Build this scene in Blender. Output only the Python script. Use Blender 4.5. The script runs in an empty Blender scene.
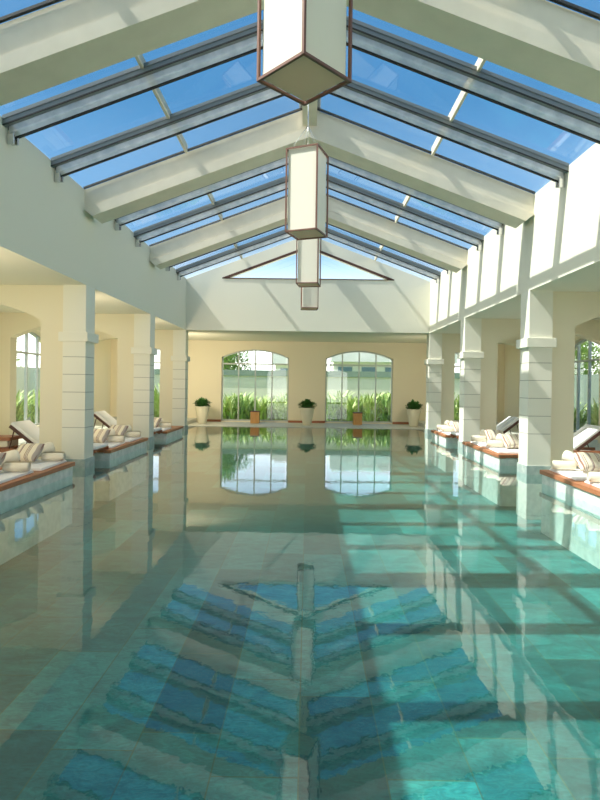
import bpy, bmesh, math, random
from mathutils import Vector, Matrix
R = random.Random(7)
C = bpy.context.scene.collection
SC = bpy.context.scene

# ------------------------------------------------------------------ materials
def mat(name, col, rough=0.6, metal=0.0, spec=0.5, noise=None, bump=0.0, bscale=30.0):
    m = bpy.data.materials.new(name); m.use_nodes = True
    nt = m.node_tree; b = nt.nodes['Principled BSDF']
    b.inputs['Base Color'].default_value = (*col, 1); b.inputs['Roughness'].default_value = rough
    b.inputs['Metallic'].default_value = metal; b.inputs['Specular IOR Level'].default_value = spec
    tc = nt.nodes.new('ShaderNodeTexCoord')
    if noise:
        col2, scale = noise
        n = nt.nodes.new('ShaderNodeTexNoise'); n.inputs['Scale'].default_value = scale; n.inputs['Detail'].default_value = 6
        nt.links.new(tc.outputs['Object'], n.inputs['Vector'])
        r = nt.nodes.new('ShaderNodeValToRGB'); r.color_ramp.elements[0].position = .35; r.color_ramp.elements[1].position = .65
        r.color_ramp.elements[0].color = (*col, 1); r.color_ramp.elements[1].color = (*col2, 1)
        nt.links.new(n.outputs['Fac'], r.inputs['Fac']); nt.links.new(r.outputs['Color'], b.inputs['Base Color'])
    if bump:
        n = nt.nodes.new('ShaderNodeTexNoise'); n.inputs['Scale'].default_value = bscale; n.inputs['Detail'].default_value = 5
        nt.links.new(tc.outputs['Object'], n.inputs['Vector'])
        bp = nt.nodes.new('ShaderNodeBump'); bp.inputs['Strength'].default_value = bump; bp.inputs['Distance'].default_value = .01
        nt.links.new(n.outputs['Fac'], bp.inputs['Height']); nt.links.new(bp.outputs['Normal'], b.inputs['Normal'])
    return m

def wood(name, c1, c2, scale=(2, 25, 25), rough=.45):
    m = mat(name, c1, rough); nt = m.node_tree; b = nt.nodes['Principled BSDF']
    tc = nt.nodes['Texture Coordinate']; mp = nt.nodes.new('ShaderNodeMapping'); mp.inputs['Scale'].default_value = scale
    n = nt.nodes.new('ShaderNodeTexNoise'); n.inputs['Scale'].default_value = 1.5; n.inputs['Detail'].default_value = 6
    r = nt.nodes.new('ShaderNodeValToRGB'); r.color_ramp.elements[0].position = .3; r.color_ramp.elements[1].position = .7
    r.color_ramp.elements[0].color = (*c1, 1); r.color_ramp.elements[1].color = (*c2, 1)
    nt.links.new(tc.outputs['Object'], mp.inputs['Vector']); nt.links.new(mp.outputs['Vector'], n.inputs['Vector'])
    nt.links.new(n.outputs['Fac'], r.inputs['Fac']); nt.links.new(r.outputs['Color'], b.inputs['Base Color'])
    return m

def sheet(name, f0, tint, rough=0.0, ripple=None):
    """clear sheet: transparent body with a Schlick mirror on top (water, window glass)"""
    m = bpy.data.materials.new(name); m.use_nodes = True; nt = m.node_tree; nt.nodes.clear()
    N = nt.nodes.new; L = nt.links.new
    out = N('ShaderNodeOutputMaterial'); mix = N('ShaderNodeMixShader'); tr = N('ShaderNodeBsdfTransparent'); gl = N('ShaderNodeBsdfGlossy')
    tr.inputs['Color'].default_value = (*tint, 1); gl.inputs['Roughness'].default_value = rough; gl.inputs['Color'].default_value = (1, 1, 1, 1)
    lw = N('ShaderNodeLayerWeight'); lw.inputs['Blend'].default_value = .5
    pw = N('ShaderNodeMath'); pw.operation = 'POWER'; pw.inputs[1].default_value = 5
    ma = N('ShaderNodeMath'); ma.operation = 'MULTIPLY_ADD'; ma.inputs[1].default_value = 1 - f0; ma.inputs[2].default_value = f0
    L(lw.outputs['Facing'], pw.inputs[0]); L(pw.outputs[0], ma.inputs[0]); L(ma.outputs[0], mix.inputs[0])
    L(tr.outputs[0], mix.inputs[1]); L(gl.outputs[0], mix.inputs[2]); L(mix.outputs[0], out.inputs['Surface'])
    if ripple:
        tc = N('ShaderNodeTexCoord'); prev = None
        for sc, st, mp_s in ripple:
            mp = N('ShaderNodeMapping'); mp.inputs['Scale'].default_value = mp_s
            n = N('ShaderNodeTexNoise'); n.inputs['Scale'].default_value = sc; n.inputs['Detail'].default_value = 3
            L(tc.outputs['Object'], mp.inputs['Vector']); L(mp.outputs['Vector'], n.inputs['Vector'])
            bp = N('ShaderNodeBump'); bp.inputs['Strength'].default_value = 1; bp.inputs['Distance'].default_value = st
            L(n.outputs['Fac'], bp.inputs['Height'])
            if prev: L(prev.outputs['Normal'], bp.inputs['Normal'])
            prev = bp
        L(prev.outputs['Normal'], gl.inputs['Normal'])
    return m

def slate():
    m = mat('green_slate_paving', (.05, .35, .3), .5); nt = m.node_tree; b = nt.nodes['Principled BSDF']; N = nt.nodes.new; L = nt.links.new
    tc = nt.nodes['Texture Coordinate']; mp = N('ShaderNodeMapping'); mp.inputs['Rotation'].default_value = (0, 0, math.pi/2)
    L(tc.outputs['Object'], mp.inputs['Vector'])
    br = N('ShaderNodeTexBrick'); br.offset = .37; br.offset_frequency = 2; br.squash = 1.6; br.squash_frequency = 3
    br.inputs['Scale'].default_value = 1; br.inputs['Brick Width'].default_value = 1.15; br.inputs['Row Height'].default_value = .56
    br.inputs['Mortar Size'].default_value = .006; br.inputs['Bias'].default_value = -.12; br.inputs['Mortar Smooth'].default_value = .3
    br.inputs['Color1'].default_value = (.012, .115, .122, 1); br.inputs['Color2'].default_value = (.045, .31, .315, 1); br.inputs['Mortar'].default_value = (.07, .15, .10, 1)
    L(mp.outputs['Vector'], br.inputs['Vector'])
    # drifting veins within each slab
    mp2 = N('ShaderNodeMapping'); mp2.inputs['Scale'].default_value = (1.2, 2.6, 1); mp2.inputs['Rotation'].default_value = (0, 0, .6)
    L(tc.outputs['Object'], mp2.inputs['Vector'])
    n = N('ShaderNodeTexNoise'); n.inputs['Scale'].default_value = 1.7; n.inputs['Detail'].default_value = 9; n.inputs['Distortion'].default_value = 1.6
    L(mp2.outputs['Vector'], n.inputs['Vector'])
    r = N('ShaderNodeValToRGB'); e = r.color_ramp.elements
    e[0].position = .3; e[0].color = (.5, .62, .62, 1); e[1].position = .72; e[1].color = (1.5, 1.3, 1.22, 1)
    L(n.outputs['Fac'], r.inputs['Fac'])
    mx = N('ShaderNodeMix'); mx.data_type = 'RGBA'; mx.blend_type = 'MULTIPLY'; mx.inputs[0].default_value = .85
    L(br.outputs['Color'], mx.inputs[6]); L(r.outputs['Color'], mx.inputs[7])
    # fine cleft grain
    n3 = N('ShaderNodeTexNoise'); n3.inputs['Scale'].default_value = 7; n3.inputs['Detail'].default_value = 10; n3.inputs['Distortion'].default_value = 2.5; n3.inputs['Roughness'].default_value = .65
    L(mp2.outputs['Vector'], n3.inputs['Vector'])
    r3 = N('ShaderNodeValToRGB'); r3.color_ramp.elements[0].position = .36; r3.color_ramp.elements[0].color = (.62, .66, .68, 1); r3.color_ramp.elements[1].position = .64; r3.color_ramp.elements[1].color = (1.3, 1.25, 1.22, 1)
    L(n3.outputs['Fac'], r3.inputs['Fac'])
    mx3 = N('ShaderNodeMix'); mx3.data_type = 'RGBA'; mx3.blend_type = 'MULTIPLY'; mx3.inputs[0].default_value = .9
    L(mx.outputs[2], mx3.inputs[6]); L(r3.outputs['Color'], mx3.inputs[7]); mx = mx3
    # rusty patches
    n2 = N('ShaderNodeTexNoise'); n2.inputs['Scale'].default_value = .9; n2.inputs['Detail'].default_value = 5; L(tc.outputs['Object'], n2.inputs['Vector'])
    r2 = N('ShaderNodeValToRGB'); r2.color_ramp.elements[0].position = .6; r2.color_ramp.elements[1].position = .75
    r2.color_ramp.elements[0].color = (0, 0, 0, 1); r2.color_ramp.elements[1].color = (.35, .35, .35, 1)
    L(n2.outputs['Fac'], r2.inputs['Fac'])
    mx2 = N('ShaderNodeMix'); mx2.data_type = 'RGBA'; L(r2.outputs['Color'], mx2.inputs[0]); L(mx.outputs[2], mx2.inputs[6]); mx2.inputs[7].default_value = (.06, .16, .10, 1)
    L(mx2.outputs[2], b.inputs['Base Color'])
    return m

def stripes(name, axis, stops, width):
    """woven stripes fixed to the cloth"""
    m = mat(name, (.8, .74, .62), .9); nt = m.node_tree; b = nt.nodes['Principled BSDF']; N = nt.nodes.new; L = nt.links.new
    tc = nt.nodes['Texture Coordinate']; sp = N('ShaderNodeSeparateXYZ'); L(tc.outputs['Object'], sp.inputs[0])
    mu = N('ShaderNodeMath'); mu.operation = 'MULTIPLY'; mu.inputs[1].default_value = 1/width; L(sp.outputs[axis], mu.inputs[0])
    fr = N('ShaderNodeMath'); fr.operation = 'FRACT'; L(mu.outputs[0], fr.inputs[0])
    r = N('ShaderNodeValToRGB'); r.color_ramp.interpolation = 'CONSTANT'
    for i, (p, c) in enumerate(stops):
        e = r.color_ramp.elements[i] if i < 2 else r.color_ramp.elements.new(p)
        e.position = p; e.color = (*c, 1)
    L(fr.outputs[0], r.inputs['Fac']); L(r.outputs['Color'], b.inputs['Base Color'])
    return m

M = {}
M['plaster'] = mat('cream_plaster', (.80, .775, .655), .85, bump=.12, bscale=14)
M['aisle'] = mat('warm_plaster', (.80, .735, .56), .85, bump=.1, bscale=14)
M['column'] = mat('ivory_plaster', (.82, .80, .69), .8, bump=.08, bscale=18)
M['ceiling'] = mat('pale_ceiling_plaster', (.80, .78, .66), .9)
M['beam'] = mat('painted_beam', (.80, .735, .60), .75, noise=((.74, .68, .55), 3.0), bump=.1, bscale=10)
M['groove'] = mat('joint_shadow_gap', (.38, .37, .31), .9)
M['stone'] = mat('grey_green_stone', (.34, .42, .40), .6, noise=((.50, .56, .52), 9.0), bump=.1)
M['plinth'] = mat('pale_marble_plinth', (.66, .70, .66), .5, noise=((.86, .87, .83), 7.0))
M['deck'] = mat('pale_deck_stone', (.55, .56, .48), .5, noise=((.62, .62, .54), 4.0))
M['slate'] = slate()
M['teak'] = wood('teak_boards', (.36, .13, .055), (.52, .22, .10), (25, 2, 25))
M['teakx'] = wood('teak_frame', (.30, .105, .05), (.45, .18, .085), (2, 25, 25))
M['darkwood'] = mat('dark_stained_wood', (.09, .035, .022), .5)
M['binwood'] = wood('golden_wood', (.42, .21, .06), (.52, .28, .09), (25, 25, 3))
M['lampwood'] = mat('reddish_lamp_frame', (.20, .085, .055), .45)
M['shade'] = mat('cream_lamp_fabric', (.86, .81, .70), .9, bump=.05, bscale=60)
M['alu'] = mat('grey_aluminium', (.20, .22, .22), .4, .2)
M['blackrub'] = mat('black_gasket', (.02, .02, .02), .6)
M['blind'] = mat('marbled_grey_blind', (.66, .68, .72), .4, noise=((.96, .95, .97), 5.0))
_nt = M['blind'].node_tree; _tr = _nt.nodes.new('ShaderNodeBsdfTransparent'); _mx = _nt.nodes.new('ShaderNodeMixShader'); _mx.inputs[0].default_value = .62
_nt.links.new(_tr.outputs[0], _mx.inputs[1]); _nt.links.new(_nt.nodes['Principled BSDF'].outputs[0], _mx.inputs[2]); _nt.links.new(_mx.outputs[0], _nt.nodes['Material Output'].inputs['Surface'])
M['lampbase'] = mat('tan_lamp_base', (.95, .62, .44), .9)
M['chrome'] = mat('polished_metal', (.7, .7, .7), .2, 1)
M['winframe'] = mat('pale_grey_window_metal', (.52, .56, .54), .5)
M['white'] = mat('white_cushion_fabric', (.88, .87, .86), .9, bump=.05)
M['towel'] = mat('cream_towelling', (.84, .77, .62), .95, bump=.3, bscale=90)
M['pot'] = mat('cream_glazed_pot', (.72, .68, .52), .5)
M['soil'] = mat('dark_soil', (.05, .035, .02), 1)
M['leafdk'] = mat('dark_green_leaf', (.035, .13, .03), .5, noise=((.08, .24, .05), 12))
M['leaflt'] = mat('yellow_green_leaf', (.30, .46, .10), .5, noise=((.72, .78, .36), 4))
M['leafmd'] = mat('mid_green_leaf', (.16, .32, .07), .5, noise=((.45, .58, .20), 5))
M['bark'] = mat('brown_bark', (.12, .08, .05), .9)
M['lawn'] = mat('lawn_grass', (.10, .20, .04), .95, noise=((.18, .28, .07), 6))
M['gwall'] = mat('cream_garden_wall', (.92, .84, .70), .9)
M['coping'] = mat('grey_green_coping', (.26, .33, .26), .8)
M['ggreen'] = mat('grey_green_render', (.17, .22, .19), .9)
M['bwhite'] = mat('white_building_render', (.82, .80, .74), .9)
M['bglass'] = mat('blue_building_glass', (.12, .22, .30), .15)
M['glass'] = sheet('window_glass', .04, (.93, .96, .96))
M['roofglass'] = sheet('roof_glass', .03, (.92, .95, .97))
M['water'] = sheet('pool_water_surface', .085, (.80, .98, .95), ripple=[(11.0, .0005, (1, .6, 1)), (2.2, .0005, (1, .6, 1))])
BR, DB, CR, GR = (.30, .17, .13), (.20, .11, .09), (.82, .74, .58), (.45, .38, .33)
M['stripe'] = stripes('brown_striped_cloth', 0, [(0, CR), (.22, BR), (.27, CR), (.31, GR), (.40, CR), (.44, DB), (.48, CR), (.72, GR), (.82, BR), (.86, CR)], .30)
M['bluestripe'] = stripes('blue_striped_towel', 1, [(0, (.86, .86, .86)), (.4, (.15, .25, .42)), (.52, (.86, .86, .86)), (.8, (.25, .33, .45))], .28)

# ------------------------------------------------------------------ mesh helpers
def smooth(o, on=True):
    for p in o.data.polygons: p.use_smooth = on
    return o
def obj(name, bm, m, parent=None, loc=None, sm=False, bev=0):
    me = bpy.data.meshes.new(name); bmesh.ops.recalc_face_normals(bm, faces=bm.faces); bm.to_mesh(me); bm.free()
    o = bpy.data.objects.new(name, me); C.objects.link(o)
    me.materials.append(M[m] if isinstance(m, str) else m)
    if parent: o.parent = parent
    if loc: o.location = loc
    if sm: smooth(o)
    if bev:
        b = o.modifiers.new('edge', 'BEVEL'); b.width = bev; b.segments = 2; b.limit_method = 'ANGLE'
    return o
def box(bm, x0, x1, y0, y1, z0, z1, T=None):
    vs = [bm.verts.new((x, y, z)) for x in (x0, x1) for y in (y0, y1) for z in (z0, z1)]
    for f in ((0, 1, 3, 2), (4, 6, 7, 5), (0, 4, 5, 1), (2, 3, 7, 6), (0, 2, 6, 4), (1, 5, 7, 3)): bm.faces.new([vs[i] for i in f])
    if T is not None:
        for v in vs: v.co = T @ v.co
    return vs
def bx(*a, T=None):
    bm = bmesh.new(); box(bm, *a, T=T); return bm
def prism(bm, pts, fn, d0, d1):
    """polygon pts (u,v) extruded from d0 to d1, fn(u,v,d)->xyz"""
    a = [bm.verts.new(fn(u, v, d0)) for u, v in pts]; b = [bm.verts.new(fn(u, v, d1)) for u, v in pts]
    bm.faces.new(a); bm.faces.new(list(reversed(b))); n = len(pts)
    for i in range(n): bm.faces.new((a[i], a[(i+1) % n], b[(i+1) % n], b[i]))
def tube(bm, pts, r, n=10, caps=True):
    pts = [Vector(p) for p in pts]; rings = []
    for i, p in enumerate(pts):
        d = (pts[min(i+1, len(pts)-1)] - pts[max(i-1, 0)]).normalized()
        up = Vector((0, 0, 1)) if abs(d.z) < .9 else Vector((1, 0, 0))
        a = d.cross(up).normalized(); b = d.cross(a)
        rr = r[i] if isinstance(r, (list, tuple)) else r
        rings.append([bm.verts.new(p + (a*math.cos(t) + b*math.sin(t))*rr) for t in [2*math.pi*k/n for k in range(n)]])
    for i in range(len(rings)-1):
        for k in range(n): bm.faces.new((rings[i][k], rings[i][(k+1) % n], rings[i+1][(k+1) % n], rings[i+1][k]))
    if caps: bm.faces.new(rings[0]); bm.faces.new(list(reversed(rings[-1])))
def lathe(bm, prof, n=28):
    rings = [[bm.verts.new((r*math.cos(2*math.pi*k/n), r*math.sin(2*math.pi*k/n), z)) for k in range(n)] for r, z in prof]
    for i in range(len(rings)-1):
        for k in range(n): bm.faces.new((rings[i][k], rings[i][(k+1) % n], rings[i+1][(k+1) % n], rings[i+1][k]))
    bm.faces.new(list(reversed(rings[0]))); bm.faces.new(rings[-1])
def empty(name, loc=(0, 0, 0), rz=0):
    o = bpy.data.objects.new(name, None); C.objects.link(o); o.location = loc; o.rotation_euler = (0, 0, rz); o.empty_display_size = .1
    return o
def tag(o, label=None, cat=None, group=None, kind=None):
    if label: o['label'] = label
    if cat: o['category'] = cat
    if group: o['group'] = group
    if kind: o['kind'] = kind
    return o
def struct(name, bm, m, label=None, cat=None, **k):
    o = obj(name, bm, m, **k); return tag(o, label, cat, kind='structure')
def copy_tree(o, parent=None):
    c = o.copy(); C.objects.link(c)
    if parent: c.parent = parent
    for ch in [x for x in bpy.data.objects if x.parent == o and x != c]: copy_tree(ch, c)
    return c

# ------------------------------------------------------------------ dimensions (metres; water level is z = 0)
A, CW = 4.2, .4365                 # inner face of the arcades, column width
CY = [10.355 + 4.243*k for k in (-3, -2, -1, 0, 1, 2)]   # near faces of the columns
H, WT = 3.484, 5.245               # arcade soffit, top of the wall under the glass roof
OUT, FAR, END = 8.4, 23.35, 18.84  # outer aisle walls, far wall, end of the glass roof
Z0, SL = 6.82, .375                # ridge height of the glass, slope
Y0 = -3.0
DZ, PZ = .17, .23                  # aisle floor, platform top
roofz = lambda x: Z0 - SL*abs(x)

def arch_z(u, o):
    """head of an opening o = (u0,u1,zsill,zspring,rise) at u"""
    c, hw = (o[0]+o[1])/2, (o[1]-o[0])/2
    return o[3] + o[4]*(1 - ((u-c)/hw)**2)
def wall_bm(u0, u1, z0, z1, openings, fn, d0, d1):
    bm = bmesh.new(); cuts = sorted(openings); u = u0
    def blk(a, b, pa, pb, qa, qb): prism(bm, [(a, pa), (b, pb), (b, qb), (a, qa)], fn, d0, d1)
    for o in cuts:
        if o[0] > u: blk(u, o[0], z0, z0, z1, z1)
        if o[2] > z0: blk(o[0], o[1], z0, z0, o[2], o[2])
        n = 16
        for i in range(n):
            a = o[0] + (o[1]-o[0])*i/n; b = o[0] + (o[1]-o[0])*(i+1)/n
            blk(a, b, arch_z(a, o), arch_z(b, o), z1, z1)
        u = o[1]
    if u < u1: blk(u, u1, z0, z0, z1, z1)
    bmesh.ops.remove_doubles(bm, verts=bm.verts, dist=1e-5)
    return bm
fy = lambda u, v, d: (u, d, v)     # wall across the hall: u = x
fx = lambda u, v, d: (d, u, v)     # wall along the hall: u = y

wn = [0]
def window(o, fn, d, label, panes=4, transom=2.51, t=.06):
    """arched window in opening o at depth d: frame, mullions, transom, pane"""
    wn[0] += 1
    root = tag(empty('window_%d' % wn[0]), label, 'window', kind='structure')
    w = .055; n = 20; us = [o[0] + (o[1]-o[0])*i/n for i in range(n+1)]
    bm = bmesh.new()
    for i in range(n): prism(bm, [(us[i], arch_z(us[i], o)-w), (us[i+1], arch_z(us[i+1], o)-w), (us[i+1], arch_z(us[i+1], o)), (us[i], arch_z(us[i], o))], fn, d-t/2, d+t/2)
    prism(bm, [(o[0], o[2]), (o[0]+w, o[2]), (o[0]+w, arch_z(o[0]+w, o)), (o[0], o[3])], fn, d-t/2, d+t/2)
    prism(bm, [(o[1]-w, o[2]), (o[1], o[2]), (o[1], o[3]), (o[1]-w, arch_z(o[1]-w, o))], fn, d-t/2, d+t/2)
    prism(bm, [(o[0], o[2]), (o[1], o[2]), (o[1], o[2]+w), (o[0], o[2]+w)], fn, d-t/2, d+t/2)
    obj('window_frame', bm, 'winframe', root)
    for k in range(1, panes):
        u = o[0] + (o[1]-o[0])*k/panes; bm = bmesh.new()
        prism(bm, [(u-.025, o[2]+w), (u+.025, o[2]+w), (u+.025, arch_z(u, o)-w), (u-.025, arch_z(u, o)-w)], fn, d-t/2-.01, d+t/2+.01)
        obj('mullion', bm, 'winframe', root)
    bm = bmesh.new(); prism(bm, [(o[0]+w, transom-.03), (o[1]-w, transom-.03), (o[1]-w, transom+.03), (o[0]+w, transom+.03)], fn, d-t/2-.005, d+t/2+.005)
    obj('transom', bm, 'winframe', root)
    bm = bmesh.new(); pts = [(o[0]+w, o[2]+w), (o[1]-w, o[2]+w)] + [(u, arch_z(u, o)-w) for u in reversed(us[1:-1])]
    prism(bm, pts, fn, d-.004, d+.004); obj('window_glass', bm, 'glass', root)
    return root

# ------------------------------------------------------------------ pool
PD = -.85
PEDGE = 20.95
struct('floor', bx(-A-.5, A+.5, Y0, PEDGE+.05, PD-.1, PD), 'slate', 'green slate slabs in mixed sizes covering the bottom of the pool', 'floor')
for s, n in ((-1, 'left'), (1, 'right')):
    struct('wall_pool_' + n, bx(*sorted((s*(A+CW+.002), s*(A+CW+.15))), Y0, PEDGE, PD, DZ-.05), 'stone')
struct('wall_pool_back', bx(-A-CW, A+CW, PEDGE, PEDGE+.15, PD, -.002), 'stone')
bm = bmesh.new()
vs = [bm.verts.new(p) for p in ((-A-CW, Y0, 0), (A+CW, Y0, 0), (A+CW, PEDGE, 0), (-A-CW, PEDGE, 0))]; bm.faces.new(vs)
tag(obj('pool_water', bm, 'water'), 'still clear water filling the long pool, mirroring the hall', 'water', kind='structure')
struct('floor_deck_back', bx(-A-CW, A+CW, PEDGE, FAR, -.3, .02), 'deck', 'pale stone deck at the far end of the pool, level with the water', 'deck')
for s, n in ((-1, 'left'), (1, 'right')):
    struct('floor_aisle_' + n, bx(*sorted((s*(A+CW+.0), s*OUT)), Y0, FAR, -.3, DZ), 'deck', 'pale stone floor of the aisle behind the %s-side columns' % n, 'floor')

# ------------------------------------------------------------------ walls
for s, n in ((-1, 'left'), (1, 'right')):
    struct('wall_arcade_' + n, bx(*sorted((s*A, s*(A+CW))), Y0, END+CW, H, WT), 'plaster',
           'long cream wall above the %s columns, %s' % (n, 'in shade' if s < 0 else 'striped by roof shadows'), 'wall')
    ops = [(c+.70, c+3.40, .25, 2.83, .36) for c in CY[:5]]
    struct('wall_' + n, wall_bm(Y0, FAR, DZ, H, ops, fx, *sorted((s*OUT, s*(OUT+.35)))), 'aisle', 'outer wall of the %s aisle with arched windows' % n, 'wall')
    for k, o in enumerate(ops[2:]):
        if s < 0: lab = ['arched window at the left edge, plants and sky outside', 'arched window in the left aisle, seen behind the raised lounger', 'arched window in the left aisle, third bay'][k]
        else: lab = ['arched window at the right edge, nearest bay', 'arched window in the right aisle with a dark green wall outside', 'arched window in the right aisle, farthest bay'][k]
        window(o, fx, s*(OUT+.18), lab, transom=2.50)
    for k in (1, 2, 3, 4, 5):
        y = CY[k]
        cr = (5.105, 8.0, DZ, 2.83, .35) if s > 0 else (-8.0, -5.105, DZ, 2.83, .35)
        u0, u1 = sorted((s*(A+CW), s*OUT))
        struct('wall_cross_%s_%d' % (n, k), wall_bm(u0, u1, DZ, H, [cr], fy, y+.09, y+.41), 'aisle' , 'cross wall with an arched passage in the %s aisle' % n, 'wall')
    struct('ceiling_aisle_' + n, bx(*sorted((s*(A+CW), s*(OUT+.35))), Y0, FAR+.3, H, H+.3), 'ceiling', 'flat ceiling of the %s aisle' % n, 'ceiling')
ops = [(-8.1, -5.22, .06, 2.79, .34), (-3.66, -.78, .06, 2.79, .34), (.79, 3.67, .06, 2.79, .34), (5.22, 8.1, .06, 2.79, .34)]
struct('wall_back', wall_bm(-OUT, OUT, -.3, H, ops, fy, FAR, FAR+.35), 'aisle', 'cream far wall with arched windows behind the pool', 'wall')
for o, lab in zip(ops, ('arched window at the far end of the left aisle', 'left of the two wide arched windows in the far wall',
                        'right of the two wide arched windows in the far wall', 'arched window at the far end of the right aisle')):
    window(o, fy, FAR+.15, lab)
struct('ceiling_back', bx(-A-CW, A+CW, END+CW, FAR+.35, H, H+.3), 'ceiling', 'flat low ceiling in front of the far windows', 'ceiling')
# end wall under the gable with a glazed triangle
bm = bmesh.new()
GZ = 5.27; gx = 2.93
prism(bm, [(-A, H), (A, H), (A, WT), (gx+.01, GZ), (-gx-.01, GZ), (-A, WT)], fy, END, END+CW)
for s in (-1, 1): prism(bm, [(s*A, WT), (s*gx, GZ), (s*gx, GZ+.02), (0, Z0-.42), (0, Z0), (s*A, roofz(A))], fy, END, END+CW)
struct('wall_gable', bm, 'plaster', 'cream end wall over the far windows, crossed by slanting roof shadows', 'wall')
wn[0] += 1
g = tag(empty('window_%d' % wn[0]), 'triangular window in the gable at the far end', 'window', kind='structure')
bm = bmesh.new(); prism(bm, [(-gx, GZ), (gx, GZ), (0, Z0-.42)], fy, END+.03, END+.04); obj('window_glass', bm, 'glass', g)
bm = bmesh.new()
prism(bm, [(-gx-.03, GZ), (gx+.03, GZ), (gx+.03, GZ+.03), (-gx-.03, GZ+.03)], fy, END-.02, END+.04)
for s in (-1, 1): prism(bm, [(s*(gx-.14), GZ+.01), (s*(gx+.03), GZ), (s*(gx+.03), GZ+.03), (0, Z0-.39), (0, Z0-.475)], fy, END-.02, END+.025)
obj('window_frame', bm, 'darkwood', g)
# wall behind the camera
bm = wall_bm(-OUT, OUT, PD, H, ops, fy, Y0-.3, Y0)
prism(bm, [(-A-CW, H), (A+CW, H), (A+CW, WT), (0, Z0), (-A-CW, WT)], fy, Y0-.3, Y0)
struct('wall_front', bm, 'aisle')
# teak skirting on the far wall
k = 0
for a, b in ((-4.6, -3.66), (-.78, .79), (3.67, 4.6)):
    k += 1
    struct('baseboard_back_%d' % k, bx(a, b, FAR-.03, FAR, .02, .115), 'teakx', ['reddish skirting board at the left of the far wall', 'reddish skirting board between the far windows', 'reddish skirting board at the right of the far wall'][k-1], 'skirting board')

# ------------------------------------------------------------------ columns
def make_column(s):
    r = empty('column')
    lo, hi = sorted((0, s*CW))
    JZ = [.17, .77, 1.107, 1.444, 1.782, 2.115, 2.41]
    bm = bmesh.new()
    for a, b in zip(JZ[:-1], JZ[1:]): box(bm, lo, hi, 0, CW, a + (.008 if a > .2 else 0), b - (.004 if b < 2.4 else 0))
    obj('shaft', bm, 'column', r)
    obj('joint', bx(lo+.006, hi-.006, .006, CW-.006, .17, 2.41), 'groove', r)
    obj('neck', bx(lo, hi, 0, CW, 2.585, H), 'column', r)
    obj('capital', bx(lo-.06, hi+.06, -.06, CW+.06, 2.41, 2.585), 'column', r, bev=.006)
    obj('base', bx(lo-.022, hi+.022, -.022, CW+.022, PD, .17), 'stone', r, bev=.004)
    return r
for s, side in ((-1, 'left'), (1, 'right')):
    proto = None
    for k in (1, 2, 3, 4, 5):
        c = proto = make_column(s) if proto is None else proto
        if k > 1: c = copy_tree(proto)
        c.location = (s*A, CY[k], 0)
        w = {1: 'nearest to the viewer, beside the near bench', 2: '', 3: 'nearest', 4: 'middle', 5: 'farthest'}[k]
        lab = ('square %s column with grooved joints standing in the pool, %s in the %s row' % ('cream' if s < 0 else 'sunlit cream', w, side)) if k > 2 else \
              'square cream column beside the viewer, out at the %s edge%s' % (side, '' if k == 2 else ', behind the camera')
        tag(c, lab, 'column', 'columns along the pool', 'thing')

# ------------------------------------------------------------------ roof
RY = [y - .155 for y in CY]        # near faces of the rafters
RW = .50
def rafter(y):
    r = empty('roof_beam', (0, y, 0))
    for s in (-1, 1):
        def pr(bm, top, bot, d0, d1, notch=0):
            pts = [(0, Z0-top), (s*A, Z0-top-SL*A), (s*A, Z0-bot-SL*A + notch)]
            if notch: pts += [(s*(A-.20), Z0-bot-SL*(A-.20)), ]
            pts += [(0, Z0-bot)]
            prism(bm, pts, fy, d0, d1)
        bm = bmesh.new(); pr(bm, .0, .36, 0.03, RW-.03); obj('web', bm, 'beam', r)
        bm = bmesh.new()
        # lower flange with a sloping shoulder
        a = [(0.0, .375), (.0, .56), (RW, .56), (RW, .375)]
        e0 = [bm.verts.new((0, d, Z0-z)) for d, z in a]; xe = s*(A-.0)
        e1 = [bm.verts.new((xe if z < .5 else s*(A-.16), d, Z0-z-SL*(A if z < .5 else A-.16))) for d, z in a]
        bm.faces.new(e0); bm.faces.new(list(reversed(e1)))
        for i in range(4): bm.faces.new((e0[i], e0[(i+1) % 4], e1[(i+1) % 4], e1[i]))
        obj('flange', bm, 'beam', r)
        bm = bmesh.new(); pr(bm, -.035, -.0, -.02, .02); obj('gasket', bm, 'blackrub', r)
    return r
names = {1: 'behind the camera', 2: 'topmost in view, cropped by the upper corners', 3: 'above the nearest columns', 4: 'above the middle columns', 5: 'against the gable wall'}
for k in (0, 1, 2, 3, 4):
    y = RY[k]
    r = rafter(y)
    tag(r, 'cream sloping roof beam ' + names.get(k, 'over the near end, behind the camera'), 'beam', 'sloping beams of the glass roof', 'thing')
rb = tag(empty('ridge_beam'), 'narrow grey-cream beam running along the roof ridge above the lanterns', 'beam', kind='thing')
obj('ridge_soffit', bx(-.13, .13, Y0, END, Z0-.34, Z0-.04), 'beam', rb)
obj('ridge_cap', bx(-.2, .2, Y0, END+.4, Z0-.03, Z0+.16), 'alu', rb, bev=.03)
bay_words = {0: 'overhead behind the camera', 1: 'bay just overhead, at the top corners', 2: 'bay between the top two beams', 3: 'bay above the second lantern', 4: 'bay before the gable'}
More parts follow.
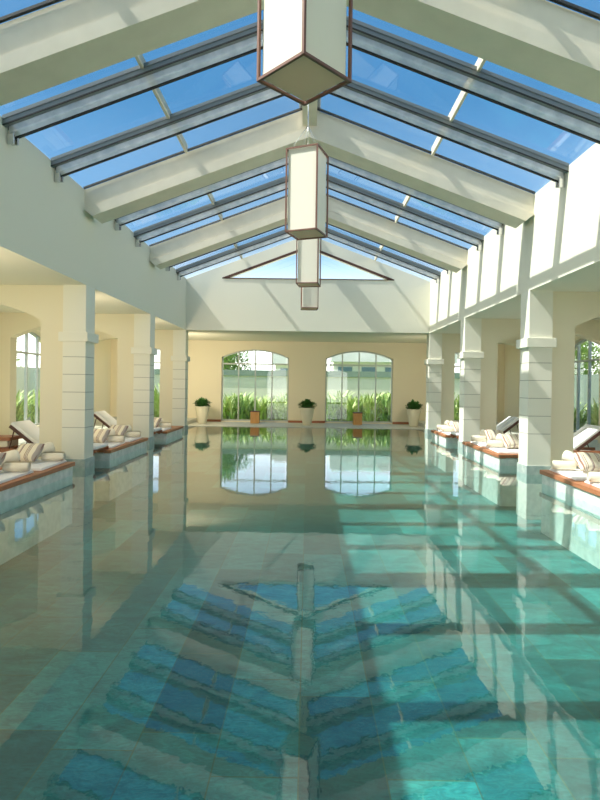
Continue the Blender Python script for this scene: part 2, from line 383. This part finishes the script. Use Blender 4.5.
for k in range(0, 5):
    ya = RY[k] + RW; yb = RY[k+1] if k < 4 else END - .03
    for s, side in ((-1, 'left'), (1, 'right')):
        wn[0] += 1
        root = tag(empty('window_%d' % wn[0]), 'glass roof on the %s slope, %s' % (side, bay_words[k]), 'skylight', kind='structure')
        bm = bmesh.new(); prism(bm, [(0, Z0), (s*(A+.15), roofz(A+.15)), (s*(A+.15), roofz(A+.15)+.012), (0, Z0+.012)], fy, ya-.03, yb+.03)
        obj('roof_glass', bm, 'roofglass', root)
        bm = bmesh.new(); X = s*2.29; prism(bm, [(X-.022, roofz(X)-.03), (X+.022, roofz(X)-.03), (X+.022, roofz(X)+.12), (X-.022, roofz(X)+.12)], fy, ya, yb)
        obj('long_glazing_bar', bm, 'beam', root)
        for j in (1, 2):
            yc = RY[k] + RW/2 + 4.243*j/3
            bm = bmesh.new()
            prism(bm, [(0, Z0-.10), (s*A, roofz(A)-.10), (s*A, roofz(A)+.03), (0, Z0+.03)], fy, yc-.15, yc-.07)
            prism(bm, [(0, Z0-.025), (s*A, roofz(A)-.025), (s*A, roofz(A)+.03), (0, Z0+.03)], fy, yc-.16, yc-.05)
            obj('glazing_bar', bm, 'alu', root)
            bm = bmesh.new()
            prism(bm, [(0, Z0-.105), (s*A, roofz(A)-.105), (s*A, roofz(A)-.09), (0, Z0-.09)], fy, yc-.155, yc-.135)
            obj('dark_seal', bm, 'blackrub', root)
            # folded shade under each bar
            b = empty('roof_blind', (0, yc, 0))
            pos = ('nearer' if j == 1 else 'farther')
            tag(b, 'marbled grey folded blind, %s one, %s slope, %s' % (pos, side, bay_words[k]), 'blind', 'folded sun blinds under the roof glass', 'thing')
            bm = bmesh.new()
            prism(bm, [(s*.02, Z0-.19), (s*(A-.03), roofz(A-.03)-.19), (s*(A-.03), roofz(A-.03)-.05), (s*.02, Z0-.05)], fy, -.055, .10)
            obj('folded_cloth', bm, 'blind', b, bev=.02)
            bm = bmesh.new()
            prism(bm, [(s*.02, Z0-.215), (s*(A-.03), roofz(A-.03)-.215), (s*(A-.03), roofz(A-.03)-.192), (s*.02, Z0-.192)], fy, .06, .10)
            obj('bottom_rail', bm, 'blackrub', b)
            bm = bmesh.new(); z = roofz(A); box(bm, *sorted((s*(A-.10), s*(A+.0))), -.04, -.01, z-.31, z-.06); box(bm, *sorted((s*(A-.10), s*(A+.0))), .07, .10, z-.28, z-.06)
            obj('end_bracket', bm, 'chrome', b, bev=.006)

# ------------------------------------------------------------------ lanterns
S, LH, LZ = .50, 1.29, 3.99
def make_lantern():
    r = empty('pendant_lantern'); h = S/2; t = .011
    for i in range(4):                                     # four corner posts
        sx, sy = ((-1, -1), (1, -1), (1, 1), (-1, 1))[i]
        obj('corner_post', bx(sx*h-t, sx*h+t, sy*h-t, sy*h+t, 0, LH), 'lampwood', r)
    for z in (0, LH-2*t):
        bm = bmesh.new()
        for sgn in (-1, 1):
            box(bm, -h, h, sgn*h-t, sgn*h+t, z, z+2*t); box(bm, sgn*h-t, sgn*h+t, -h, h, z, z+2*t)
        obj('frame_ring', bm, 'lampwood', r)
    g = h - .025
    for a, b_, c, d in ((-g, g, -g-.004, -g), (-g, g, g, g+.004), (-g-.004, -g, -g, g), (g, g+.004, -g, g)):
        obj('fabric_side', bx(a, b_, c, d, .02, LH-.02), 'shade', r)
    tag(obj('bottom_panel', bx(-g, g, -g, g, .016, .022), 'lampbase', r), 'tan bottom panel')
    obj('top_panel', bx(-g, g, -g, g, LH-.03, LH-.024), 'shade', r)
    bm = bmesh.new(); top = Z0-.34-LZ
    tube(bm, [(0, 0, LH-.03), (0, 0, top)], .008, 8)
    for sx, sy in ((-1, -1), (1, -1), (1, 1), (-1, 1)): tube(bm, [(sx*g*.9, sy*g*.9, LH-.01), (0, 0, LH+.42)], .003, 6)
    obj('suspension_wire', bm, 'chrome', r, sm=True)
    bm = bmesh.new(); lathe(bm, [(.07, top-.03), (.07, top)]); obj('ceiling_rose', bm, 'winframe', r)
    return r
L0 = make_lantern()
for i, (x, y, deg, lab) in enumerate(((-.034, 4.25, 45, 'largest cream box lantern, cropped by the top edge, hung corner towards the viewer'),
        (-.02, 8.57, -21, 'second cream box lantern from the top, hung below the largest one'),
        (.016, 12.9, -8, 'third cream box lantern from the top, in front of the gable window'),
        (.05, 16.95, 3, 'smallest and farthest cream box lantern, in front of the gable wall'))):
    o = L0 if i == 0 else copy_tree(L0)
    o.location = (x, y, LZ); o.rotation_euler.z = math.radians(deg)
    tag(o, lab, 'lantern', 'box lanterns hung in a row under the ridge')

# ------------------------------------------------------------------ soft goods
def cushion_bm(w, d, t, n=14):
    """plump cushion in the local x (w) / z (d) plane, thickness along y, base edge at z=0"""
    bm = bmesh.new(); g = {}
    for sgn in (-1, 1):
        for i in range(n+1):
            for j in range(n+1):
                u, v = 2*i/n-1, 2*j/n-1
                k = max(0, (1-u**4)*(1-v**4))**.5
                pin = 1 - .07*(1-abs(u))*abs(v) ** 3 - 0
                pin2 = 1 - .07*(1-abs(v))*abs(u) ** 3
                if (i in (0, n) or j in (0, n)) and sgn == 1: g[(sgn, i, j)] = g[(-1, i, j)]; continue
                g[(sgn, i, j)] = bm.verts.new((u*w/2*pin2, sgn*k*t/2, d/2 + v*d/2*pin))
    for sgn in (-1, 1):
        for i in range(n):
            for j in range(n): bm.faces.new((g[(sgn, i, j)], g[(sgn, i+1, j)], g[(sgn, i+1, j+1)], g[(sgn, i, j+1)]))
    return bm
def roll_bm(r, L):
    """rolled towel along x with spiral ends, lying on z=0"""
    bm = bmesh.new(); n = 64; turns = 3.2; sp = []
    for i in range(n+1):
        t = i/n; a = t*turns*2*math.pi; rr = .012 + (r-.012)*t
        sp.append((rr*math.cos(a), rr*math.sin(a)))
    th = (r-.012)/turns*.44; rows = []
    for x in (-L/2, -L/2+.015, 0, L/2-.015, L/2):
        e = .9 if abs(x) == L/2 else 1
        rows.append(([bm.verts.new((x, y*e, z*e + r)) for y, z in sp],
                     [bm.verts.new((x, y*max(0, 1-th/max(.02, math.hypot(y, z)))*e, z*max(0, 1-th/max(.02, math.hypot(y, z)))*e + r)) for y, z in sp]))
    for q in range(4):
        for lay in (0, 1):
            for i in range(n): bm.faces.new((rows[q][lay][i], rows[q][lay][i+1], rows[q+1][lay][i+1], rows[q+1][lay][i]))
    for q in (0, 4):
        for i in range(n): bm.faces.new((rows[q][0][i], rows[q][0][i+1], rows[q][1][i+1], rows[q][1][i]))
    return bm
def bolster_bm(r, L):
    bm = bmesh.new(); prof = [(-L/2, .3), (-L/2+.01, .75), (-L/2+.035, .95), (-L/2+.08, 1), (-L/4, 1.03), (0, .99), (L/4, 1.03), (L/2-.08, 1), (L/2-.035, .95), (L/2-.01, .75), (L/2, .3)]
    tube(bm, [(x, 0, r) for x, _ in prof], [k*r for _, k in prof], 20); return bm
def towel_bm(w, l):
    bm = bmesh.new(); n = 10
    for layer in range(2):
        z = .018*layer; top = {}
        for i in range(n+1):
            for j in range(n+1):
                u, v = i/n-.5, j/n-.5
                top[i, j] = (u*(w-.02*layer), v*(l-.03*layer) , .004*math.sin(7*u+3*v+layer) )
        a = {k: bm.verts.new((p[0], p[1], z+max(0, .002+p[2]*.3))) for k, p in top.items()}; b = {k: bm.verts.new((p[0], p[1], z+.017+p[2]*.3)) for k, p in top.items()}
        for i in range(n):
            for j in range(n):
                bm.faces.new((b[i, j], b[i+1, j], b[i+1, j+1], b[i, j+1])); bm.faces.new((a[i, j], a[i, j+1], a[i+1, j+1], a[i+1, j]))
        for i in range(n):
            for j in (0, n): bm.faces.new((a[i, j], a[i+1, j], b[i+1, j], b[i, j])); bm.faces.new((a[j, i], a[j, i+1], b[j, i+1], b[j, i]))
    return bm
P_tow = obj('folded_towel', towel_bm(.62, 1.05), 'white', sm=False)
P_roll = obj('rolled_towel', roll_bm(.082, .36), 'towel', sm=True)
P_bol = obj('bolster', bolster_bm(.105, .75), 'towel', sm=True)
P_pil = obj('striped_pillow', cushion_bm(.52, .36, .19), 'stripe', sm=True)
used = set()
def place(src, loc, rot, label, cat, group):
    if src.name not in used: used.add(src.name); o = src
    else: o = src.copy(); C.objects.link(o)
    o.location = loc; o.rotation_euler = rot; return tag(o, label, cat, group)

plats = {(-1, 0): (7.28, 9.62), (-1, 1): (11.37, 14.05), (-1, 2): (15.95, 18.05), (1, 0): (7.28, 9.48), (1, 1): (11.45, 14.2), (1, 2): (15.95, 17.85)}
ordw = ['nearest', 'middle', 'farthest']
ordbay = ['before the nearest column', 'between the nearest and middle columns', 'between the middle and farthest columns']
XF = 4.06
for (s, k), (ya, yb) in plats.items():
    side = 'left' if s < 0 else 'right'
    r = empty('lounging_platform', (s*XF, (ya+yb)/2, 0)); hl = (yb-ya)/2; dep = 1.55
    tag(r, '%s teak-topped stone platform jutting into the pool on the %s side' % (ordw[k], side), 'platform', 'teak-topped platforms beside the pool')
    X = lambda a, b: sorted((s*a, s*b))
    obj('stone_plinth', bx(*X(.03, .572), -hl+.03, hl-.03, PD, .16), 'plinth', r)
    bm = bmesh.new(); nb = 9
    box(bm, *X(0, .14), -hl, hl, .16, PZ)
    box(bm, *X(.146, dep), -hl, -hl+.14, .172, PZ); box(bm, *X(.146, dep), hl-.14, hl, .172, PZ)
    for q in range(nb):
        a0 = .146 + (dep-.146)*q/nb; box(bm, *X(a0, a0+(dep-.146)/nb-.006), -hl+.146, hl-.146, .172, PZ)
    obj('teak_top', bm, 'teak', r, bev=.004)
    # towel sets: (centre of towel y)
    cs = [[ya+.60, ya+1.78] if s < 0 else [ya+.42, ya+1.6], [ya+.78, ya+1.98], [ya+.48, ya+1.02 if s < 0 else ya+1.2]][k]
    if k == 2: cs = cs[:1] + ([ya+1.12] if s > 0 else [])
    for q, yc in enumerate(cs):
        who = ('near' if q == 0 else 'far') + ' set' if len(cs) > 1 else 'only set'
        where = '%s %s platform, %s' % (ordw[k], side, who)
        z = PZ + .002; T = z + .036
        sh = s * .30
        place(P_tow, (s*(XF+.42), yc, z), (0, 0, s*-.05 + R.uniform(-.03, .03)), 'white towel folded flat on the ' + where, 'towel', 'flat white towels on the platforms')
        # striped pillow leaning back, facing the pool and the viewer
        place(P_pil, (s*(XF+.66), yc+.02, T+.03), (math.radians(-42), math.radians(R.uniform(-5, 5)), math.radians(-20 if s < 0 else 14)),
              'brown striped cushion leaning on the ' + where, 'cushion', 'striped cushions on the platforms')
        place(P_roll, (s*(XF+.27), yc+.30, T+.004), (0, 0, math.radians(8 if s < 0 else 172)), 'short rolled cream towel on the ' + where, 'towel', 'short rolled towels on the platforms')
        place(P_bol, (s*(XF+.72), yc+.52, T+.01), (0, math.radians(-14), math.radians(45) if s < 0 else math.radians(135)), 'long cream bolster lying on the ' + where, 'bolster', 'long bolsters on the platforms')

# ------------------------------------------------------------------ loungers in the aisles
def make_lounger(s, top='white'):
    """along x: feet towards the pool, back raised at the outer end. origin at the hinge on the floor"""
    r = empty('sun_lounger'); W = .72
    X = lambda a, b: sorted((s*a, s*b))
    for y in (0, W-.05):
        obj('side_rail', bx(*X(-1.15, .75), y, y+.05, .05, .115), 'teakx', r, bev=.005)
    for a in (-1.1, .65):
        for y in (0, W-.06): obj('leg', bx(*X(a, a+.06), y, y+.06, 0, .05), 'teakx', r, bev=.004)
    bm = bmesh.new()
    for q in range(12): box(bm, *X(-1.12+q*.09, -1.12+q*.09+.07), .05, W-.05, .085, .11)
    obj('seat_slats', bm, 'teakx', r)
    obj('seat_mattress', bx(*X(-1.15, -.02), .02, W-.02, .115, .18), 'white', r, bev=.025)
    th = math.radians(38); e = empty('backrest', (s*.0, 0, .115)); e.parent = r; e.rotation_euler = (0, -s*th, 0)
    for y in (0, W-.05): obj('back_rail', bx(*X(0, .74), y, y+.05, -.03, .035), 'darkwood' if y == 0 else 'teakx', e, bev=.005)
    bm = bmesh.new()
    for q in range(8): box(bm, *X(.02+q*.09, .02+q*.09+.07), .05, W-.05, -.02, .005)
    obj('back_slats', bm, 'teakx', e)
    obj('back_mattress', bx(*X(.0, .76), .015, W-.015, .02, .10), top, e, bev=.025)
    for y in (.03, W-.03):
        bm = bmesh.new(); tube(bm, [(s*.60, y, .10), (s*.50, y, .10+.50*math.tan(th))], .012, 8); obj('back_prop', bm, 'darkwood', r)
    return r
for s, side in ((-1, 'left'), (1, 'right')):
    for k, (y, top) in enumerate(((10.86, 'white'), (15.1, 'white' if s < 0 else 'bluestripe'))):
        o = make_lounger(s, top); o.location = (-5.33, y, DZ) if (s < 0 and k == 0) else (5.95, 12.0, DZ) if k == 0 else (s*5.32, y, DZ)
        lab = [['white-cushioned wooden lounger with its back raised, in front of the left arched window', 'wooden lounger with white cushion seen past the nearest left column'],
               ['white-cushioned wooden lounger with its back raised, at the right edge', 'wooden lounger draped with a blue-striped towel, right aisle']][s > 0][k]
        tag(o, lab, 'sun lounger', 'sun loungers in the aisles')
b = tag(empty('low_bench', (-6.60, 11.0, DZ)), 'low wooden bench with cream cushion at the left edge, beside the raised lounger', 'bench')
obj('bench_seat', bx(-.6, .62, 0, .5, .26, .33), 'teakx', b, bev=.005)
obj('bench_base', bx(-.6, .62, .02, .48, .0, .12), 'teakx', b, bev=.005)
obj('cushion', bx(-.58, .56, .03, .47, .122, .258), 'towel', b, bev=.02)

# ------------------------------------------------------------------ pots, boxes
def leaf_ball(n, rad, h, size, seed, flat=.7):
    rr = random.Random(seed); bm = bmesh.new()
    for i in range(n):
        a = rr.uniform(0, 6.283); e = rr.uniform(.05, 1.4); d = Vector((math.cos(a)*math.cos(e), math.sin(a)*math.cos(e), math.sin(e)*flat))
        p = Vector((d.x*rad*rr.uniform(.3, 1), d.y*rad*rr.uniform(.3, 1), h*rr.uniform(.05, 1)*(1-.35*abs(math.cos(e)))))
        t = (d + Vector((rr.uniform(-.5, .5), rr.uniform(-.5, .5), rr.uniform(-.3, .6)))).normalized()
        w = t.cross(Vector((0, 0, 1))).normalized()*size*.28; L = t*size*rr.uniform(.7, 1.2); up = Vector((0, 0, size*.12))
        v = [bm.verts.new(q) for q in (p, p+L*.5+w+up, p+L, p+L*.5-w+up)]; bm.faces.new((v[0], v[1], v[2])); bm.faces.new((v[0], v[2], v[3]))
    return bm
def make_pot(seed):
    r = empty('potted_plant')
    bm = bmesh.new(); lathe(bm, [(.165, 0), (.175, .02), (.285, .66), (.30, .70), (.27, .70), (.25, .62)]); obj('pot', bm, 'pot', r, sm=True)
    bm = bmesh.new(); lathe(bm, [(.25, .6), (.252, .64)]); obj('soil', bm, 'soil', r)
    obj('foliage', leaf_ball(420, .30, .32, .15, seed), 'leafdk', r, loc=(0, 0, .66))
    return r
for i, (x, lab) in enumerate(((-4.225, 'tapered cream pot with a green plant by the left end of the far wall'), (.026, 'tapered cream pot with a green plant between the two far windows'),
                              (4.33, 'tapered cream pot with a green plant by the right end of the far wall'))):
    o = make_pot(i); o.location = (x, 22.1, .022); tag(o, lab, 'potted plant', 'cream pots along the far deck')
for x, lab in ((-2.14, 'small golden wooden box in front of the left far window'), (2.12, 'small golden wooden box in front of the right far window')):
    o = tag(empty('wooden_box', (x, 22.75, .022)), lab, 'box', 'wooden boxes on the far deck')
    obj('body', bx(-.18, .18, -.18, .18, .0, .47), 'binwood', o, bev=.006); obj('lid', bx(-.195, .195, -.195, .195, .472, .51), 'darkwood', o, bev=.005)

# ------------------------------------------------------------------ outside
bm = bmesh.new(); OW = OUT+.36
for q in ((-40, -OW, -12, 60), (OW, 40, -12, 60), (-OW, OW, -12, Y0-.31), (-OW, OW, FAR+.36, 60)): box(bm, *q, -.45, -.31)
struct('ground', bm, 'lawn', 'green lawn outside the windows', 'lawn')
bm = bx(-14, 14, 32, 32.3, -.31, 2.13); tag(obj('garden_wall', bm, 'gwall'), 'cream garden wall beyond the far windows', 'wall', kind='structure')
tag(obj('wall_coping', bx(-14, 14, 31.9, 32.4, 2.13, 2.47), 'coping'), 'grey-green band along the top of the garden wall', 'coping', kind='structure')
for s, m_, n in ((-1, 'gwall', 'cream garden wall outside the left windows'), (1, 'ggreen', 'dark grey-green garden wall outside the right windows')):
    tag(obj('garden_wall', bx(*sorted((s*13, s*13.3)), -5, 31.9, -.31, 2.3), m_), n, 'wall', kind='structure')
def shrub_bm(seed, h=1.5, n=170):
    rr = random.Random(seed); bm = bmesh.new()
    for i in range(n):
        a = rr.uniform(0, 6.283); out = rr.uniform(.2, .95); hh = h*rr.uniform(.35, 1.0); w = rr.uniform(.018, .045)
        b0 = Vector((rr.uniform(-.25, .25), rr.uniform(-.25, .25), 0)); d = Vector((math.cos(a), math.sin(a), 0)); sd = Vector((-d.y, d.x, 0))
        prev = None
        for q in range(6):
            t = q/5; p = b0 + d*out*t**1.6*.9 + Vector((0, 0, hh*(t*1.25 - .32*t**3))); ww = w*math.sin(math.pi*(.08+.88*t))+.004
            pair = (bm.verts.new(p+sd*ww), bm.verts.new(p-sd*ww))
            if prev: bm.faces.new((prev[0], prev[1], pair[1], pair[0]))
            prev = pair
    return bm
protos = []
for i in range(3):
    me = bpy.data.meshes.new('garden_shrub'); bm = shrub_bm(20+i); bm.to_mesh(me); bm.free(); me.materials.append(M['leaflt' if i != 1 else 'leafmd']); protos.append(me)
panes = ['first', 'second', 'third', 'fourth']
def shrub(x, y, s, lab, i, grp):
    o = bpy.data.objects.new('garden_shrub', protos[i % 3]); C.objects.link(o); o.location = (x, y, -.31); o.rotation_euler.z = R.uniform(0, 6); o.scale = (s, s, s*R.uniform(.85, 1.1))
    tag(o, lab, 'shrub', grp)
i = 0
for row, (y, rw) in enumerate(((25.7, 'front'), (27.0, 'back'))):
    for w, (c, wl) in enumerate(((-2.22*1.12, 'left far window'), (2.23*1.12, 'right far window'))):
        for p in range(4):
            x = c + (p-1.5)*.86 + (.4 if row else 0)
            shrub(x, y, R.uniform(1.0, 1.25), 'spiky yellow-green shrub, %s row, behind the %s pane of the %s' % (rw, panes[p], wl), i, 'shrubs along the garden wall'); i += 1
for p, x in enumerate((-8.0, -6.6, -5.4, 5.4, 6.6, 8.0)):
    wl = 'left' if x < 0 else 'right'
    shrub(x*1.05, 25.9, 1.3, 'spiky shrub outside the end window of the %s aisle, %s' % (wl, {8.0: 'outermost', 6.6: 'centre', 5.4: 'innermost'}[abs(x)]), i, 'shrubs outside the aisle end windows'); i += 1
for s in (-1, 1):
    wl = 'left' if s < 0 else 'right'
    for p in range(5):
        shrub(s*(10.6 + .5*(p % 2)), 17.2 + p*1.15, 1.15, 'tall shrub outside the %s aisle windows, %s along the row' % (wl, ['first', 'second', 'third', 'fourth', 'last'][p]), i+1, 'shrubs outside the side windows'); i += 1
def tree(x, y, h, lab, seed, m_='leafmd'):
    r = tag(empty('garden_tree', (x, y, -.31)), lab, 'tree', 'trees beyond the garden wall')
    bm = bmesh.new(); tube(bm, [(0, 0, 0), (.1, .05, h*.4), (-.05, 0, h*.75)], [.16, .12, .05], 10); obj('trunk', bm, 'bark', r, sm=True)
    obj('crown', leaf_ball(2600, h*.36, h*.62, .26, seed), m_, r, loc=(0, 0, h*.38)); return r
tree(-5.2, 35.5, 5.0, 'round leafy tree above the garden wall, behind the left far window', 1, 'leafmd')
tree(-17, 22, 6.0, 'leafy tree beyond the left garden wall', 2)
tree(-16, 27, 5.0, 'leafy tree farther along beyond the left garden wall', 3)
tree(16, 22.5, 6.5, 'sunlit leafy tree beyond the right garden wall', 4, 'leaflt')
tree(17, 27, 6.5, 'leafy tree farther along beyond the right garden wall', 5, 'leaflt')
tree(16.5, 33.5, 5.5, 'leafy tree at the end of the right garden wall', 6)
def building(x0, x1, y, h, lab):
    r = tag(empty('apartment_building', ((x0+x1)/2, y, -.31)), lab, 'building', 'buildings beyond the garden'); w = (x1-x0)/2
    obj('wall', bx(-w, w, 0, 6, 0, h), 'bwhite', r); obj('parapet', bx(-w-.2, w+.2, -.9, -.7, h-1.1, h-.3), 'bwhite', r); obj('balcony_slab', bx(-w-.2, w+.2, -.9, 0, h-1.3, h-1.1), 'bwhite', r)
    n = int(w*2/1.6)
    for q in range(n):
        x = -w + (q+.5)*2*w/n
        for z in (h-2.6, h-5.4):
            if z > .3: f = obj('window', bx(x-.55, x+.55, -.04, .0, z, z+1.0), 'winframe', r); obj('pane', bx(x-.5, x+.5, -.06, -.04, z+.05, z+.95), 'bglass', f)
    return r
building(-2.6, 1.2, 44, 4.9, 'white building with a balcony and blue windows seen through the left far window')
building(1.9, 10.5, 40, 4.95, 'white building with a row of blue windows seen through the right far window')

# ------------------------------------------------------------------ light
sun_dir = Vector((1, .17, -1.25)).normalized()
sl = bpy.data.lights.new('sun', 'SUN'); sl.energy = 5.6; sl.angle = math.radians(.53); sl.color = (1, .95, .84)
so = bpy.data.objects.new('sun', sl); C.objects.link(so); so.rotation_euler = (-sun_dir).to_track_quat('Z', 'Y').to_euler()
w = bpy.data.worlds.new('sky'); SC.world = w; w.use_nodes = True; nt = w.node_tree; nt.nodes.clear(); N = nt.nodes.new; L = nt.links.new
out = N('ShaderNodeOutputWorld'); bg = N('ShaderNodeBackground'); tc = N('ShaderNodeTexCoord'); sp = N('ShaderNodeSeparateXYZ'); L(tc.outputs['Generated'], sp.inputs[0])
rp = N('ShaderNodeValToRGB'); e = rp.color_ramp.elements
for i_, (p, c) in enumerate(((0, (3.2, 3.1, 2.9)), (.10, (1.7, 1.8, 1.85)), (.24, (.26, .52, .84)), (.45, (.09, .28, .54)), (1, (.06, .20, .42)))):
    q = e[i_] if i_ < 2 else e.new(p); q.position = p; q.color = (*c, 1)
L(sp.outputs['Z'], rp.inputs['Fac'])
dt = N('ShaderNodeVectorMath'); dt.operation = 'DOT_PRODUCT'; dt.inputs[1].default_value = -sun_dir; L(tc.outputs['Generated'], dt.inputs[0])
mx = N('ShaderNodeMath'); mx.operation = 'MAXIMUM'; mx.inputs[1].default_value = 0; L(dt.outputs['Value'], mx.inputs[0])
pw = N('ShaderNodeMath'); pw.operation = 'POWER'; pw.inputs[1].default_value = 10; L(mx.outputs[0], pw.inputs[0])
gl = N('ShaderNodeVectorMath'); gl.operation = 'SCALE'; gl.inputs[0].default_value = (1.0, .90, .68); 
gs = N('ShaderNodeMath'); gs.operation = 'MULTIPLY'; gs.inputs[1].default_value = 4.0; L(pw.outputs[0], gs.inputs[0]); L(gs.outputs[0], gl.inputs['Scale'])
ad = N('ShaderNodeVectorMath'); ad.operation = 'ADD'; L(rp.outputs['Color'], ad.inputs[0]); L(gl.outputs[0], ad.inputs[1])
L(ad.outputs[0], bg.inputs['Color']); bg.inputs['Strength'].default_value = 1.0; L(bg.outputs[0], out.inputs['Surface'])

# added warm fill lamps, out of view behind the piers and last columns
def fill_lamp(x, y, z, e, lab):
    r = tag(empty('wall_lamp', (x, y, z)), lab, 'fill lamp', 'added fill lamps in the aisles')
    obj('back_plate', bx(-.06, .06, .002, .014, -.12, .12), 'winframe', r, bev=.004)
    bm = bmesh.new(); n = 10
    pts = [(.09*math.cos(math.pi*i/n), .016 + .08*math.sin(math.pi*i/n)) for i in range(n+1)]
    prism(bm, pts, lambda u, v, d: (u, v, d), -.15, .15); obj('fill_lamp_shade', bm, 'shade', r)
    l = bpy.data.lights.new('lamp', 'AREA'); l.shape = 'RECTANGLE'; l.size = .2; l.size_y = .3; l.energy = e; l.color = (1, .84, .60)  # area light added to brighten the aisles and far wall
    o = bpy.data.objects.new('fill_light', l); C.objects.link(o); o.parent = r; o.location = (0, .11, 0); o.rotation_euler = (math.radians(90), 0, 0)
for k, w in ((2, 'pier beside the nearest viewer'), (3, 'pier behind the nearest column'), (4, 'pier behind the middle column'), (5, 'pier behind the farthest column')):
    fill_lamp(-4.87, CY[k]+.41, 2.3, 30, 'added warm fill lamp, unseen, on the far side of the left ' + w)
for s, w in ((-1, 'left'), (1, 'right')): fill_lamp(s*(A+CW/2), CY[5]+CW, 2.0, 36 if s < 0 else 20, 'added warm fill lamp, unseen, on the far face of the farthest %s column' % w)

# ------------------------------------------------------------------ camera (fitted to the photograph's perspective)
F, PITCH, ROLL, YAW, CX, CZ, SHX, SHY = 546.56, -.0056, -.0134, -.0069, .0245, 1.6417, 3.675, -12.064
def inv(X, Y, Z):
    c, s = math.cos(ROLL), math.sin(ROLL); X, Z = c*X+s*Z, -s*X+c*Z
    c, s = math.cos(PITCH), math.sin(PITCH); Y, Z = c*Y-s*Z, s*Y+c*Z
    c, s = math.cos(YAW), math.sin(YAW); X, Y = c*X+s*Y, -s*X+c*Y
    return Vector((X, Y, Z))
ux, uy, uz = inv(1, 0, 0), inv(0, 0, 1), -inv(0, 1, 0)
cam = bpy.data.cameras.new('camera'); co = bpy.data.objects.new('camera', cam); C.objects.link(co)
co.matrix_world = Matrix(((ux.x, uy.x, uz.x, CX), (ux.y, uy.y, uz.y, 0), (ux.z, uy.z, uz.z, CZ), (0, 0, 0, 1)))
cam.sensor_width = 36; cam.sensor_fit = 'AUTO'; cam.lens = F*36/800; cam.shift_x = -SHX/800; cam.shift_y = SHY/800
cam.clip_end = 200
SC.camera = co
SC.cycles.transparent_max_bounces = 24; SC.cycles.max_bounces = 12; SC.cycles.diffuse_bounces = 6; SC.cycles.caustics_reflective = False
v = SC.view_settings; v.view_transform = 'Standard'; v.look = 'None'; v.gamma = 1; v.use_curve_mapping = False; v.exposure = .46
